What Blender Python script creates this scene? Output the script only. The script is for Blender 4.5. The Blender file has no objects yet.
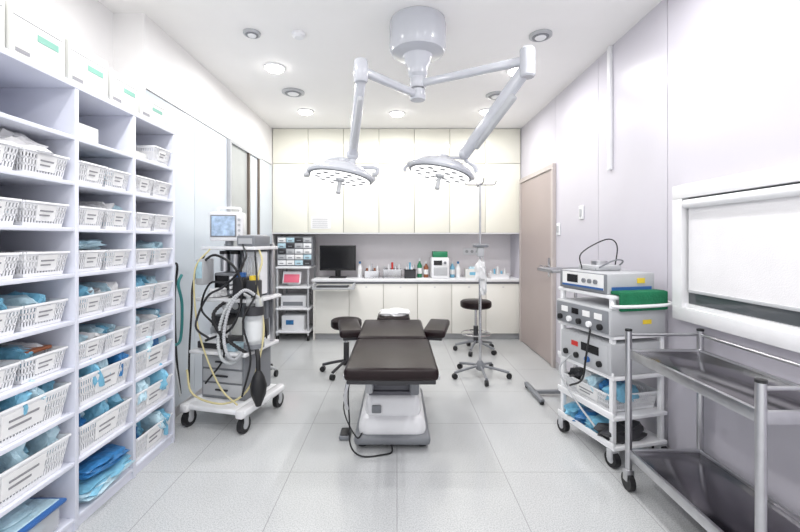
import bpy, bmesh, math, random
from mathutils import Vector, Matrix, Euler, noise
random.seed(7)
scene = bpy.context.scene
scene.view_settings.view_transform = 'Standard'
scene.view_settings.look = 'None'
scene.view_settings.exposure = 0.32

# ---------------------------------------------------------------- materials
MATS = {}
def mat(name, col, rough=0.5, metal=0.0, var=0.03, scale=8.0, emit=0.0, bump=0.0, trans=0.0, alpha=1.0, bscale=60, coat=0.0, spec=0.5):
    if name in MATS: return MATS[name]
    m = bpy.data.materials.new(name); m.use_nodes = True
    nt = m.node_tree; b = nt.nodes['Principled BSDF']
    tc = nt.nodes.new('ShaderNodeTexCoord')
    nz = nt.nodes.new('ShaderNodeTexNoise'); nz.inputs['Scale'].default_value = scale; nz.inputs['Detail'].default_value = 4
    nt.links.new(tc.outputs['Object'], nz.inputs['Vector'])
    cr = nt.nodes.new('ShaderNodeValToRGB')
    lo = [max(0, c*(1-var)) for c in col]; hi = [min(1, c*(1+var)) for c in col]
    cr.color_ramp.elements[0].position = 0.3; cr.color_ramp.elements[1].position = 0.7
    cr.color_ramp.elements[0].color = (*lo, 1); cr.color_ramp.elements[1].color = (*hi, 1)
    nt.links.new(nz.outputs['Fac'], cr.inputs['Fac'])
    nt.links.new(cr.outputs['Color'], b.inputs['Base Color'])
    b.inputs['Roughness'].default_value = rough; b.inputs['Metallic'].default_value = metal
    b.inputs['Specular IOR Level'].default_value = spec
    if coat: b.inputs['Coat Weight'].default_value = coat
    if trans: b.inputs['Transmission Weight'].default_value = trans
    if alpha < 1: b.inputs['Alpha'].default_value = alpha
    if emit:
        b.inputs['Emission Strength'].default_value = emit
        nt.links.new(cr.outputs['Color'], b.inputs['Emission Color'])
    if bump:
        n2 = nt.nodes.new('ShaderNodeTexNoise'); n2.inputs['Scale'].default_value = bscale
        nt.links.new(tc.outputs['Object'], n2.inputs['Vector'])
        bp = nt.nodes.new('ShaderNodeBump'); bp.inputs['Strength'].default_value = bump; bp.inputs['Distance'].default_value = 0.01
        nt.links.new(n2.outputs['Fac'], bp.inputs['Height']); nt.links.new(bp.outputs['Normal'], b.inputs['Normal'])
    MATS[name] = m
    return m

def floor_mat():
    m = bpy.data.materials.new('terrazzo_tile'); m.use_nodes = True
    nt = m.node_tree; b = nt.nodes['Principled BSDF']; N = nt.nodes.new; L = nt.links.new
    tc = N('ShaderNodeTexCoord')
    n1 = N('ShaderNodeTexNoise'); n1.inputs['Scale'].default_value = 170; n1.inputs['Detail'].default_value = 3
    L(tc.outputs['Object'], n1.inputs['Vector'])
    r1 = N('ShaderNodeValToRGB'); e = r1.color_ramp.elements
    e[0].position = 0.34; e[0].color = (0.40, 0.415, 0.425, 1); e[1].position = 0.58; e[1].color = (0.60, 0.61, 0.615, 1)
    L(n1.outputs['Fac'], r1.inputs['Fac'])
    n2 = N('ShaderNodeTexNoise'); n2.inputs['Scale'].default_value = 1.6; n2.inputs['Detail'].default_value = 3
    L(tc.outputs['Object'], n2.inputs['Vector'])
    r2 = N('ShaderNodeValToRGB'); e = r2.color_ramp.elements
    e[0].position = 0.3; e[0].color = (0.93, 0.93, 0.93, 1); e[1].position = 0.7; e[1].color = (1, 1, 1, 1)
    L(n2.outputs['Fac'], r2.inputs['Fac'])
    mx = N('ShaderNodeMix'); mx.data_type = 'RGBA'; mx.blend_type = 'MULTIPLY'; mx.inputs[0].default_value = 1
    L(r1.outputs['Color'], mx.inputs[6]); L(r2.outputs['Color'], mx.inputs[7])
    mp = N('ShaderNodeMapping'); mp.inputs['Location'].default_value = (6.0, 3.75, 0)
    L(tc.outputs['Object'], mp.inputs['Vector'])
    br = N('ShaderNodeTexBrick'); br.offset = 0; br.squash = 1
    br.inputs['Scale'].default_value = 1; br.inputs['Brick Width'].default_value = 0.6; br.inputs['Row Height'].default_value = 0.6
    br.inputs['Mortar Size'].default_value = 0.0025; br.inputs['Mortar Smooth'].default_value = 0.3
    L(mp.outputs['Vector'], br.inputs['Vector'])
    m2 = N('ShaderNodeMix'); m2.data_type = 'RGBA'
    L(br.outputs['Fac'], m2.inputs[0]); L(mx.outputs[2], m2.inputs[6]); m2.inputs[7].default_value = (0.33, 0.33, 0.34, 1)
    L(m2.outputs[2], b.inputs['Base Color'])
    b.inputs['Roughness'].default_value = 0.16
    return m

WHITE = mat('white_plastic', (0.86, 0.865, 0.885), 0.4)
LAM = mat('white_laminate', (0.70, 0.72, 0.81), 0.35, var=0.015)
CEIL = mat('ceiling_paint', (0.94, 0.93, 0.92), 0.8, var=0.005)
WALLR = mat('lavender_wall_panel', (0.605, 0.585, 0.645), 0.3, var=0.015, scale=2)
WALLL = mat('bluewhite_wall_panel', (0.66, 0.72, 0.78), 0.12, var=0.02, scale=2)
WALLW = mat('warm_white_wall', (0.84, 0.83, 0.83), 0.5, var=0.01)
SEAM = mat('seam_dark_grey', (0.32, 0.31, 0.33), 0.8)  # dark grey wall base that shows in the panel gaps
CSEAM = mat('cabinet_carcass_cream', (0.52, 0.50, 0.43), 0.7)
CREAM = mat('cream_cabinet', (0.88, 0.87, 0.77), 0.2, var=0.008, scale=2)
CREAML = mat('cream_base_cabinet', (0.85, 0.835, 0.78), 0.22, var=0.01, scale=2)
SPLASH = mat('backsplash', (0.88, 0.845, 0.865), 0.3, var=0.015)
DOOR = mat('taupe_door', (0.41, 0.345, 0.33), 0.45, var=0.02, scale=3)
DFRAME = mat('door_frame_taupe', (0.52, 0.47, 0.45), 0.4)
BRONZE = mat('bronze_frame', (0.14, 0.11, 0.09), 0.4)
GREYPANEL = mat('frosted_grey_panel', (0.44, 0.46, 0.46), 0.25)
STEEL = mat('brushed_steel', (0.54, 0.54, 0.56), 0.28, 1.0, var=0.06, scale=20)
DSTEEL = mat('steel_worktop', (0.20, 0.19, 0.21), 0.16, 1.0, var=0.12, scale=5)
CHROME = mat('chrome', (0.64, 0.64, 0.66), 0.12, 1.0)
BLACK = mat('black_rubber', (0.010, 0.010, 0.012), 0.5)
LEATHER = mat('black_brown_vinyl', (0.010, 0.0035, 0.0045), 0.34, var=0.15, bump=0.12, bscale=90, spec=0.28)
GREY = mat('grey_plastic', (0.21, 0.22, 0.24), 0.45)
LGREY = mat('light_grey_plastic', (0.48, 0.49, 0.51), 0.4)
DGREY = mat('dark_grey_plastic', (0.035, 0.035, 0.04), 0.45)
BELLOW = mat('bellows_grey', (0.11, 0.11, 0.13), 0.55)
GREEN = mat('green_surgical_cloth', (0.006, 0.16, 0.07), 0.85, var=0.2, bump=0.4)
BLUEP = mat('blue_wrap', (0.18, 0.45, 0.62), 0.35, var=0.18, scale=25, bump=0.5, bscale=40)
BLUED = mat('deep_blue_wrap', (0.035, 0.18, 0.42), 0.3, var=0.3, scale=30, bump=0.5, bscale=40)
BLUEL = mat('pale_blue_pouch', (0.48, 0.67, 0.76), 0.3, var=0.12, scale=25, bump=0.5, bscale=40)
CLOTH = mat('white_cloth', (0.80, 0.80, 0.81), 0.85, var=0.05, bump=0.4, bscale=30)
TEAL = mat('teal_hose', (0.03, 0.20, 0.20), 0.4)
YEL = mat('yellow_label', (0.80, 0.58, 0.04), 0.5)
YTUBE = mat('cream_hose', (0.62, 0.55, 0.30), 0.4)
CTUBE = mat('white_hose', (0.55, 0.57, 0.58), 0.35)
RED = mat('red_label', (0.55, 0.03, 0.025), 0.5)
PINK = mat('pink_panel', (0.75, 0.14, 0.22), 0.4)
BLUEDEV = mat('blue_device_trim', (0.03, 0.12, 0.36), 0.4)
SCREEN = mat('lit_screen', (0.32, 0.42, 0.56), 0.2, emit=0.25, var=0.3, scale=30)
BSCREEN = mat('dark_screen', (0.008, 0.008, 0.010), 0.15)
PAPER = mat('paper_label', (0.84, 0.84, 0.84), 0.7)
INK = mat('ink_lines', (0.28, 0.28, 0.30), 0.7)
LAMP = mat('lamp_diffuser', (1.0, 0.97, 0.93), 0.4, emit=16.0, var=0.0)
LENS = mat('surgical_lamp_lens', (1.0, 0.99, 0.97), 0.3, emit=1.4, var=0.0)
BLIND = mat('roller_blind_fabric', (0.80, 0.79, 0.81), 0.8, var=0.02, bump=0.15, bscale=200)
GLASS = mat('dark_window_glass', (0.10, 0.11, 0.12), 0.08)
CLEAR = mat('clear_plastic', (0.85, 0.88, 0.90), 0.15, alpha=0.45)
CARD = mat('white_carton', (0.70, 0.705, 0.68), 0.6, var=0.02)
GLOGO = mat('carton_print', (0.22, 0.46, 0.38), 0.6)
BROWN = mat('brown_item', (0.28, 0.09, 0.035), 0.5)
ENAMEL = mat('white_enamel', (0.82, 0.82, 0.84), 0.25, coat=0.3)
LENAMEL = mat('lamp_housing_enamel', (0.56, 0.575, 0.62), 0.22, coat=0.3)
BGREEN = mat('green_bottle', (0.02, 0.22, 0.10), 0.3)
BASE = mat('grey_skirting', (0.44, 0.43, 0.45), 0.5)

# ---------------------------------------------------------------- mesh builder
def catmull(pts, k):
    pts = [Vector(p) for p in pts]
    if len(pts) < 3: return pts
    P = [2*pts[0]-pts[1]] + pts + [2*pts[-1]-pts[-2]]
    out = []
    for i in range(1, len(P)-2):
        a, b, c, d = P[i-1], P[i], P[i+1], P[i+2]
        for j in range(k):
            t = j/k
            out.append(0.5*((2*b)+(c-a)*t+(2*a-5*b+4*c-d)*t*t+(3*b-a-3*c+d)*t**3))
    out.append(pts[-1]); return out

class M:
    def __init__(s, name):
        s.name = name; s.v = []; s.f = []; s.fm = []; s.mats = []; s.T = Matrix.Identity(4)
    def mi(s, m):
        if m not in s.mats: s.mats.append(m)
        return s.mats.index(m)
    def add(s, verts, faces, m, T=None):
        X = s.T @ T if T is not None else s.T
        o = len(s.v); k = s.mi(m)
        s.v += [X @ Vector(v) for v in verts]
        s.f += [tuple(i+o for i in f) for f in faces]; s.fm += [k]*len(faces)
    def box(s, x0, x1, y0, y1, z0, z1, m, bev=0.0, rot=None, seg=2, taper=None):
        c = Vector(((x0+x1)/2, (y0+y1)/2, (z0+z1)/2)); h = ((x1-x0)/2, (y1-y0)/2, (z1-z0)/2)
        T = Matrix.Translation(c)
        if rot: T = T @ Euler([math.radians(a) for a in rot]).to_matrix().to_4x4()
        vs = [(-1,-1,-1),(1,-1,-1),(1,1,-1),(-1,1,-1),(-1,-1,1),(1,-1,1),(1,1,1),(-1,1,1)]
        tp = taper or (1, 1)
        vs = [(a*h[0]*(tp[0] if cc > 0 else 1), b*h[1]*(tp[1] if cc > 0 else 1), cc*h[2]) for a, b, cc in vs]
        fs = [(0,3,2,1),(4,5,6,7),(0,1,5,4),(1,2,6,5),(2,3,7,6),(3,0,4,7)]
        if bev > 0:
            bm = bmesh.new(); bv = [bm.verts.new(v) for v in vs]
            for f in fs: bm.faces.new([bv[i] for i in f])
            bmesh.ops.bevel(bm, geom=bm.edges[:], offset=min(bev, min(h)*0.95), segments=seg, profile=0.5, affect='EDGES')
            bm.verts.index_update()
            vs = [v.co.copy() for v in bm.verts]; fs = [[v.index for v in f.verts] for f in bm.faces]; bm.free()
        s.add(vs, fs, m, T)
    def cyl(s, p, q, r, m, r2=None, n=16):
        p = Vector(p); q = Vector(q); d = q-p; L = d.length
        T = Matrix.Translation(p) @ d.to_track_quat('Z', 'Y').to_matrix().to_4x4()
        s.lathe([(r, 0), (r if r2 is None else r2, L)], m, T, n)
    def lathe(s, prof, m, T=None, n=24, cap=True):
        vs = []; fs = []
        for r, z in prof:
            for i in range(n):
                a = 2*math.pi*i/n; vs.append((max(r, 1e-4)*math.cos(a), max(r, 1e-4)*math.sin(a), z))
        for j in range(len(prof)-1):
            for i in range(n):
                i2 = (i+1) % n; fs.append((j*n+i, j*n+i2, (j+1)*n+i2, (j+1)*n+i))
        if cap:
            fs.append(tuple(range(n))[::-1]); fs.append(tuple((len(prof)-1)*n+i for i in range(n)))
        s.add(vs, fs, m, T)
    def tube(s, pts, r, m, n=8, k=6, corr=0.0):
        P = catmull(pts, k); vs = []; fs = []
        up = None
        for i, p in enumerate(P):
            t = (P[min(i+1, len(P)-1)]-P[max(i-1, 0)]).normalized()
            if up is None:
                up = t.orthogonal().normalized()
            else:
                up = (up - t*up.dot(t))
                up = up.normalized() if up.length > 1e-6 else t.orthogonal().normalized()
            w = t.cross(up)
            rr = r*(1+corr*(1 if i % 2 else -1))
            for j in range(n):
                a = 2*math.pi*j/n; vs.append(p+up*(math.cos(a)*rr)+w*(math.sin(a)*rr))
        for i in range(len(P)-1):
            for j in range(n):
                j2 = (j+1) % n; fs.append((i*n+j, i*n+j2, (i+1)*n+j2, (i+1)*n+j))
        fs.append(tuple(range(n))[::-1]); fs.append(tuple((len(P)-1)*n+i for i in range(n)))
        s.add(vs, fs, m)
    def ball(s, c, r, m, sq=(1, 1, 1), n=16):
        prof = [(r*math.sin(math.pi*i/8), -r*math.cos(math.pi*i/8)) for i in range(9)]
        s.lathe(prof, m, Matrix.Translation(Vector(c)) @ Matrix.Diagonal((*sq, 1)), n, cap=False)
    def blob(s, c, size, m, seed=0, rough=0.35, rot=(0, 0, 0), boxy=0.55, freq=2.2):
        bm = bmesh.new(); bmesh.ops.create_icosphere(bm, subdivisions=3, radius=1)
        for v in bm.verts:
            n = v.co.normalized()
            k = max(abs(n.x), abs(n.y), abs(n.z)); q = n.lerp(n/k, boxy)
            d = 1+rough*noise.noise(n*freq+Vector((seed*3.1, seed*1.7, 0)))+rough*0.4*noise.noise(n*freq*3+Vector((seed, 0, seed)))
            v.co = Vector((q.x*size[0]/2*d, q.y*size[1]/2*d, q.z*size[2]/2*d))
        bm.verts.index_update()
        T = Matrix.Translation(Vector(c)) @ Euler([math.radians(a) for a in rot]).to_matrix().to_4x4()
        s.add([v.co.copy() for v in bm.verts], [[v.index for v in f.verts] for f in bm.faces], m, T); bm.free()
    def merge(s, o, T):
        off = len(s.v); X = s.T @ T
        s.v += [X @ v for v in o.v]
        mp = [s.mi(m) for m in o.mats]
        s.f += [tuple(i+off for i in f) for f in o.f]; s.fm += [mp[k] for k in o.fm]
    def done(s, sharp=35, parent=None):
        xs = [v.x for v in s.v]; ys = [v.y for v in s.v]; zs = [v.z for v in s.v]
        o = Vector(((min(xs)+max(xs))/2, (min(ys)+max(ys))/2, min(zs)))
        me = bpy.data.meshes.new(s.name); me.from_pydata([v-o for v in s.v], [], s.f); me.update()
        for m in s.mats: me.materials.append(m)
        for p, k in zip(me.polygons, s.fm): p.material_index = k; p.use_smooth = True
        bm = bmesh.new(); bm.from_mesh(me); bmesh.ops.recalc_face_normals(bm, faces=bm.faces[:]); bm.to_mesh(me); bm.free()
        me.set_sharp_from_angle(angle=math.radians(sharp))
        ob = bpy.data.objects.new(s.name, me); ob.location = o
        scene.collection.objects.link(ob)
        if parent is not None:
            ob.parent = parent; ob.location = o - parent.location
        return ob

def RZ(x, y, z, deg): return Matrix.Translation((x, y, z)) @ Matrix.Rotation(math.radians(deg), 4, 'Z')

XL, XR, H, YB = -1.64, 1.63, 2.78, 5.75
# ---------------------------------------------------------------- room shell
m = M('floor'); m.box(-2.0, 1.8, -0.95, 5.9, -0.1, 0, floor_mat()); fo = m.done()
for v in fo.data.vertices: v.co += fo.location
fo.location = (0, 0, 0)
m = M('ceiling'); m.box(-2.0, 1.8, -0.95, 5.9, H, H+0.1, CEIL); m.done()
m = M('wall_back'); m.box(-1.94, 1.75, YB, YB+0.12, 0, H, SPLASH); m.done()
m = M('wall_left')
m.box(-1.96, -1.84, -0.8, 2.6, 0, H, WALLW)
m.box(-1.96, -1.65, 2.6, YB, 0, H, SEAM)
m.box(-1.95, XL, 2.595, 2.61, 0, H, WALLW)
m.box(-1.66, XL, 2.61, 5.25, 2.30, H, WALLW)
m.box(-1.66, XL, 2.615, 3.24, 0, 2.288, WALLL); m.box(-1.66, XL, 3.246, 3.86, 0, 2.288, WALLL)
m.box(-1.66, XL, 4.74, 5.25, 0, 2.288, WALLL); m.box(-1.66, XL, 5.25, YB, 0, H, WALLW)
m.done()
m = M('door_1')
m.box(-1.648, -1.632, 3.90, 4.355, 0.02, 2.26, GREYPANEL); m.box(-1.648, -1.628, 4.395, 4.66, 0.02, 2.26, WALLL)
m.box(-1.648, -1.61, 4.355, 4.395, 0.0, 2.26, BRONZE); m.box(-1.648, -1.61, 3.865, 3.90, 0, 2.26, LGREY)
m.box(-1.648, -1.61, 4.66, 4.70, 0, 2.26, BRONZE); m.box(-1.648, -1.61, 3.865, 4.735, 2.26, 2.29, LGREY)
m.cyl((-1.58, 4.42, 0.9), (-1.58, 4.42, 1.2), 0.012, CHROME); m.cyl((-1.58, 4.42, 0.92), (-1.63, 4.42, 0.92), 0.008, CHROME); m.cyl((-1.58, 4.42, 1.18), (-1.63, 4.42, 1.18), 0.008, CHROME)
m.done()
m = M('wall_right')
m.box(XR+0.01, 1.76, -0.8, YB, 0, H, SEAM)
ys = [-0.8, 0.6, 1.55, 2.41, 3.24, 4.12]
for a, b in zip(ys[:-1], ys[1:]): m.box(XR, XR+0.02, a+0.003, b-0.003, 0, H, WALLR)
m.box(XR, XR+0.02, 4.123, YB, 0, H, WALLR)
m.done()
m = M('baseboard_right'); m.box(XR-0.012, XR-0.0005, -0.8, 4.08, 0, 0.07, BASE); m.done()
m = M('baseboard_left'); m.box(XL+0.0005, XL+0.012, 2.62, 3.86, 0, 0.07, BASE); m.done()
m = M('door_2')
m.box(XR-0.02, XR-0.001, 4.151, 5.179, 0.01, 2.049, DOOR)
m.box(XR-0.035, XR-0.001, 4.10, 4.15, 0, 2.05, DFRAME); m.box(XR-0.035, XR-0.001, 5.18, 5.22, 0, 2.05, DFRAME)
m.box(XR-0.035, XR-0.001, 4.10, 5.22, 2.05, 2.10, DFRAME)
m.box(XR-0.026, XR-0.019, 4.20, 4.26, 0.92, 1.12, CHROME, 0.003)
m.cyl((XR-0.02, 4.23, 1.03), (XR-0.07, 4.23, 1.03), 0.010, CHROME); m.cyl((XR-0.07, 4.22, 1.03), (XR-0.07, 4.36, 1.03), 0.009, CHROME)
m.done()
m = M('window_1')
y0, y1, z0, z1 = 1.02, 2.29, 0.86, 1.61; w = 0.075
xf0, xf1 = XR-0.055, XR-0.001
m.box(xf0, xf1, y0, y1, z0, z0+w, ENAMEL, 0.004); m.box(xf0, xf1, y0, y1, z1-w, z1, ENAMEL, 0.004)
m.box(xf0+0.0005, xf1, y0, y0+w, z0+w, z1-w, ENAMEL); m.box(xf0+0.0005, xf1, y1-w, y1, z0+w, z1-w, ENAMEL)
m.box(XR-0.015, XR-0.002, y0+w, y1-w, z0+w, z1-w, GLASS)
m.box(XR-0.035, XR-0.016, y0+w, y1-w, z0+w, z0+w+0.02, ENAMEL)
m.done()
m = M('roller_blind')
m.box(XR-0.030, XR-0.028, y0+w+0.005, y1-w-0.02, 1.03, 1.50, BLIND)
m.cyl((XR-0.042, y0+w+0.005, 1.503), (XR-0.042, y1-w-0.02, 1.503), 0.024, WHITE)
m.box(XR-0.036, XR-0.022, y0+w+0.005, y1-w-0.02, 1.018, 1.034, LGREY, 0.003)
m.done()
m = M('wall_cable_raceway'); m.box(XR-0.025, XR-0.0005, 3.02, 3.06, 1.84, H-0.001, WHITE, 0.003); m.done()
for (y, z) in [(3.52, 1.55), (4.02, 1.42)]:
    m = M('light_switch'); m.box(XR-0.014, XR-0.0005, y-0.04, y+0.04, z-0.06, z+0.06, WHITE, 0.004)
    m.box(XR-0.020, XR-0.013, y-0.02, y+0.02, z-0.035, z+0.035, LGREY, 0.002); m.done()

# ---------------------------------------------------------------- built-in cabinets
m = M('upper_wall_cabinets')
m.box(XL+0.003, XR-0.003, 5.275, YB-0.003, 1.411, H-0.003, CSEAM)
n = 7; W = (XR-XL-0.01)/n
for i in range(n):
    a = XL+0.005+i*W; b = a+W
    for z0_, z1_ in [(1.41, 2.317), (2.323, 2.775)]:
        m.box(a+0.003, b-0.003, 5.255, 5.277, z0_, z1_, CREAM, 0.002)
m.box(XL+0.003, XR-0.003, 5.26, YB-0.003, 1.395, 1.41, WHITE)
m.box(-1.13, -0.87, 5.250, 5.2552, 1.46, 1.62, PAPER)
for k in range(5): m.box(-1.11, -0.91, 5.248, 5.2505, 1.48+k*0.026, 1.486+k*0.026, INK)
m.done()
m = M('base_cabinets')
m.box(-1.08, XR-0.003, 5.275, YB-0.003, 0.08, 0.765, CSEAM)
m.box(-1.08, XR-0.003, 5.32, YB-0.003, 0, 0.08, LGREY)
m.box(-1.10, -1.08, 5.25, YB-0.003, 0, 0.765, CREAML)
n = 6; W = (XR+1.08-0.01)/n
for i in range(n):
    a = -1.08+i*W
    m.box(a+0.003, a+W-0.003, 5.255, 5.277, 0.085, 0.735, CREAML, 0.002)
    m.box(a+0.003+W*0.47, a+W*0.53, 5.252, 5.256, 0.69, 0.70, STEEL)
m.box(-1.10, XR-0.003, 5.262, 5.28, 0.738, 0.765, GREY)
m.box(-1.12, XR-0.003, 5.235, YB-0.003, 0.765, 0.80, WHITE, 0.004)
m.done()
m = M('keyboard_tray')
m.box(-1.05, -0.56, 5.02, 5.234, 0.69, 0.71, LGREY, 0.003)
m.box(-1.07, -1.05, 5.02, 5.232, 0.69, 0.755, LGREY); m.box(-0.56, -0.54, 5.02, 5.232, 0.69, 0.755, LGREY)
m.box(-1.02, -0.62, 5.05, 5.19, 0.711, 0.73, DGREY, 0.004)
for k in range(4): m.box(-1.0, -0.64, 5.065+k*0.03, 5.087+k*0.03, 0.73, 0.734, GREY)
m.done()
m = M('computer_monitor')
m.box(-1.05, -0.56, 5.42, 5.46, 0.90, 1.24, BLACK, 0.006); m.box(-1.03, -0.58, 5.416, 5.421, 0.925, 1.225, BSCREEN)
m.box(-0.84, -0.77, 5.45, 5.48, 0.82, 1.0, BLACK, 0.004); m.box(-0.92, -0.69, 5.38, 5.54, 0.80, 0.815, BLACK, 0.005)
m.done()
def bottle(name, x, y, z, r, h, mt, cap):
    m = M(name); m.lathe([(r*0.95, 0), (r, 0.005), (r, h*0.65), (r*0.4, h*0.8), (r*0.4, h*0.86)], mt, Matrix.Translation((x, y, z)), 16)
    m.lathe([(r*0.45, h*0.86), (r*0.45, h)], cap, Matrix.Translation((x, y, z)), 12)
    m.lathe([(r*1.01, h*0.2), (r*1.01, h*0.5)], PAPER, Matrix.Translation((x, y, z)), 16, cap=False); m.done()
for (x, c, cc) in [(0.31, BGREEN, WHITE), (0.40, BROWN, WHITE), (0.76, BLUEP, WHITE), (0.84, WHITE, BLUED), (1.18, BROWN, WHITE), (-0.51, WHITE, BLUED)]:
    bottle('reagent_bottle', x, 5.5, 0.80, 0.033, 0.22 if c != BGREEN else 0.26, c, cc)
def tray(name, x0, x1, y0, y1, z, h, mt, stuff=None):
    m = M(name); t = 0.006
    m.box(x0, x1, y0, y1, z, z+t, mt); m.box(x0, x0+t, y0, y1, z, z+h, mt); m.box(x1-t, x1, y0, y1, z, z+h, mt)
    m.box(x0, x1, y0, y0+t, z, z+h, mt); m.box(x0, x1, y1-t, y1, z, z+h, mt)
    m.box(x0-0.012, x1+0.012, y0-0.012, y0, z+h-0.006, z+h, mt)
    if stuff:
        for k in range(5):
            xx = x0+0.03+(x1-x0-0.06)*k/4
            m.cyl((xx, (y0+y1)/2-0.02*(k % 2), z+t), (xx, (y0+y1)/2, z+h+0.03+0.03*(k % 3)), 0.014, stuff[k % len(stuff)], n=10)
    return m.done()
tray('instrument_tray', -0.44, -0.24, 5.36, 5.56, 0.80, 0.10, CHROME, [BROWN, WHITE, CHROME])
tray('instrument_tray', -0.19, 0.06, 5.36, 5.56, 0.80, 0.12, CHROME, [CHROME, WHITE, RED])
tray('instrument_tray', 1.25, 1.5, 5.34, 5.56, 0.80, 0.06, WHITE, [PAPER, BLUEP])
tray('supply_bin', 0.10, 0.25, 5.34, 5.5, 0.80, 0.12, DGREY, [WHITE, CHROME, BLUEP])
m = M('instrument_sterilizer')
m.box(0.46, 0.70, 5.33, 5.62, 0.80, 1.08, WHITE, 0.02); m.box(0.49, 0.67, 5.322, 5.331, 0.84, 0.95, LGREY, 0.004)
m.box(0.49, 0.60, 5.322, 5.331, 0.98, 1.04, BSCREEN); m.cyl((0.64, 5.33, 1.01), (0.64, 5.31, 1.01), 0.018, GREY)
m.box(0.48, 0.68, 5.36, 5.54, 1.08, 1.16, BGREEN, 0.01); m.done()
m = M('glove_box'); m.box(0.93, 1.12, 5.40, 5.52, 0.80, 0.92, CARD, 0.003); m.box(0.98, 1.08, 5.398, 5.402, 0.84, 0.88, BLUEP)
m.blob((1.03, 5.46, 0.93), (0.1, 0.05, 0.04), BLUEL, 3); m.done()
m = M('wall_socket_plate'); m.box(0.95, 1.2, 5.735, 5.748, 1.10, 1.20, WHITE, 0.004)
for k in range(3): m.cyl((1.0+k*0.075, 5.737, 1.15), (1.0+k*0.075, 5.73, 1.15), 0.022, LGREY)
m.done()

# left rack and drawer organizer
m = M('printer_rack')
xa, xb, ya, yb = -1.56, -1.16, 5.22, 5.66
for x in (xa, xb):
    for y in (ya, yb): m.cyl((x, y, 0.06), (x, y, 0.95), 0.013, LGREY, n=10)
for z in (0.10, 0.40, 0.68, 0.94): m.box(xa-0.02, xb+0.02, ya-0.02, yb+0.02, z, z+0.025, WHITE, 0.004)
for x in (xa, xb):
    for y in (ya, yb): m.cyl((x-0.012, y, 0.035), (x+0.012, y, 0.035), 0.035, BLACK, n=14)
m.box(-1.53, -1.20, 5.26, 5.58, 0.425, 0.58, WHITE, 0.01); m.box(-1.50, -1.24, 5.255, 5.262, 0.45, 0.50, GREY)
m.box(-1.52, -1.22, 5.26, 5.5, 0.125, 0.32, WHITE, 0.01); m.box(-1.46, -1.36, 5.255, 5.262, 0.2, 0.26, BLUED)
m.box(-1.50, -1.26, 5.25, 5.27, 0.74, 0.90, WHITE, 0.006, rot=(-20, 0, 0)); m.box(-1.48, -1.28, 5.232, 5.247, 0.755, 0.865, PINK, 0.003, rot=(-20, 0, 0))
m.box(-1.45, -1.31, 5.3, 5.42, 0.705, 0.8, WHITE, 0.01)
m.done()
m = M('parts_drawer_organizer')
m.box(-1.59, -1.12, 5.30, 5.50, 0.966, 1.36, GREY, 0.004)
for i in range(4):
    for j in range(5):
        a = -1.58+i*0.113; z = 0.978+j*0.075
        mt = [WHITE, BLUEL, LGREY, PAPER, DGREY][(i*3+j*2) % 5]
        m.box(a+0.004, a+0.107, 5.285, 5.302, z+0.004, z+0.066, mt, 0.003)
        m.box(a+0.03, a+0.08, 5.275, 5.286, z+0.022, z+0.032, GREY)
m.done()

# ---------------------------------------------------------------- shelf unit
SX, SB = -1.44, -1.832
ZS = [0.06, 0.31, 0.535, 0.735, 0.945, 1.155, 1.36, 1.566, 1.77]
BY = [0.82, 1.31, 1.80, 2.195, 2.585]
m = M('open_storage_shelf')
for y in BY: m.box(SB, SX, y-0.011, y+0.011, 0, 1.985, LAM, 0.0015)
m.box(SB, SX+0.002, BY[0]-0.011, BY[-1]+0.011, 1.985, 2.01, LAM, 0.0015)
m.box(SB-0.002, SB+0.006, BY[0], BY[-1], 0.0, 2.0, LAM)
m.box(SB, SX-0.01, BY[0], BY[-1], 0, 0.042, LAM)
for z in ZS:
    for a, b in zip(BY[:-1], BY[1:]): m.box(SB, SX-0.002, a+0.011, b-0.011, z-0.018, z, LAM, 0.001)
shelf_ob = m.done()

def basket(w, d, h, name='b'):
    b = M(name); ti = 0.88; t = 0.003
    hw, hd = w/2, d/2
    b.box(-hd*ti, hd*ti, -hw*ti, hw*ti, 0, 0.004, WHITE)
    def P(side, u, k):
        s_ = ti+(1-ti)*k
        if side == 0: return Vector((hd*s_, u*hw*s_, h*k))
        if side == 1: return Vector((-hd*s_, u*hw*s_, h*k))
        if side == 2: return Vector((u*hd*s_, hw*s_, h*k))
        return Vector((u*hd*s_, -hw*s_, h*k))
    def quad(side, u0, u1, k0, k1, mt=WHITE, off=0.0):
        nrm = [Vector((1,0,0)), Vector((-1,0,0)), Vector((0,1,0)), Vector((0,-1,0))][side]
        a = [P(side, u0, k0), P(side, u1, k0), P(side, u1, k1), P(side, u0, k1)]
        vs = [p+nrm*(t/2+off) for p in a]+[p-nrm*(t/2-off) for p in a]
        b.add(vs, [(0,1,2,3),(7,6,5,4),(0,4,5,1),(1,5,6,2),(2,6,7,3),(3,7,4,0)], mt)
    for sd in range(4):
        L = w if sd < 2 else d
        nn = max(6, int(L/0.014))
        for k0, k1 in [(0, 0.14), (0.34, 0.42), (0.60, 0.68), (0.84, 1.0)]: quad(sd, -1, 1, k0, k1)
        for i in range(nn+1):
            u = -1+2*i/nn; du = 0.50/nn
            quad(sd, max(-1, u-du), min(1, u+du), 0.14, 0.84)
    quad(0, -0.46, 0.46, 0.22, 0.86, PAPER, 0.004)
    quad(0, -0.32, 0.30, 0.60, 0.66, INK, 0.0065); quad(0, -0.32, 0.15, 0.42, 0.48, INK, 0.0065)
    b.box(hd-0.002, hd+0.008, -hw, hw, h-0.008, h, WHITE); b.box(-hd-0.006, -hd+0.002, -hw, hw, h-0.008, h, WHITE)
    b.box(-hd, hd, hw-0.002, hw+0.004, h-0.008, h, WHITE); b.box(-hd, hd, -hw-0.004, -hw+0.002, h-0.008, h, WHITE)
    return b
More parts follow.
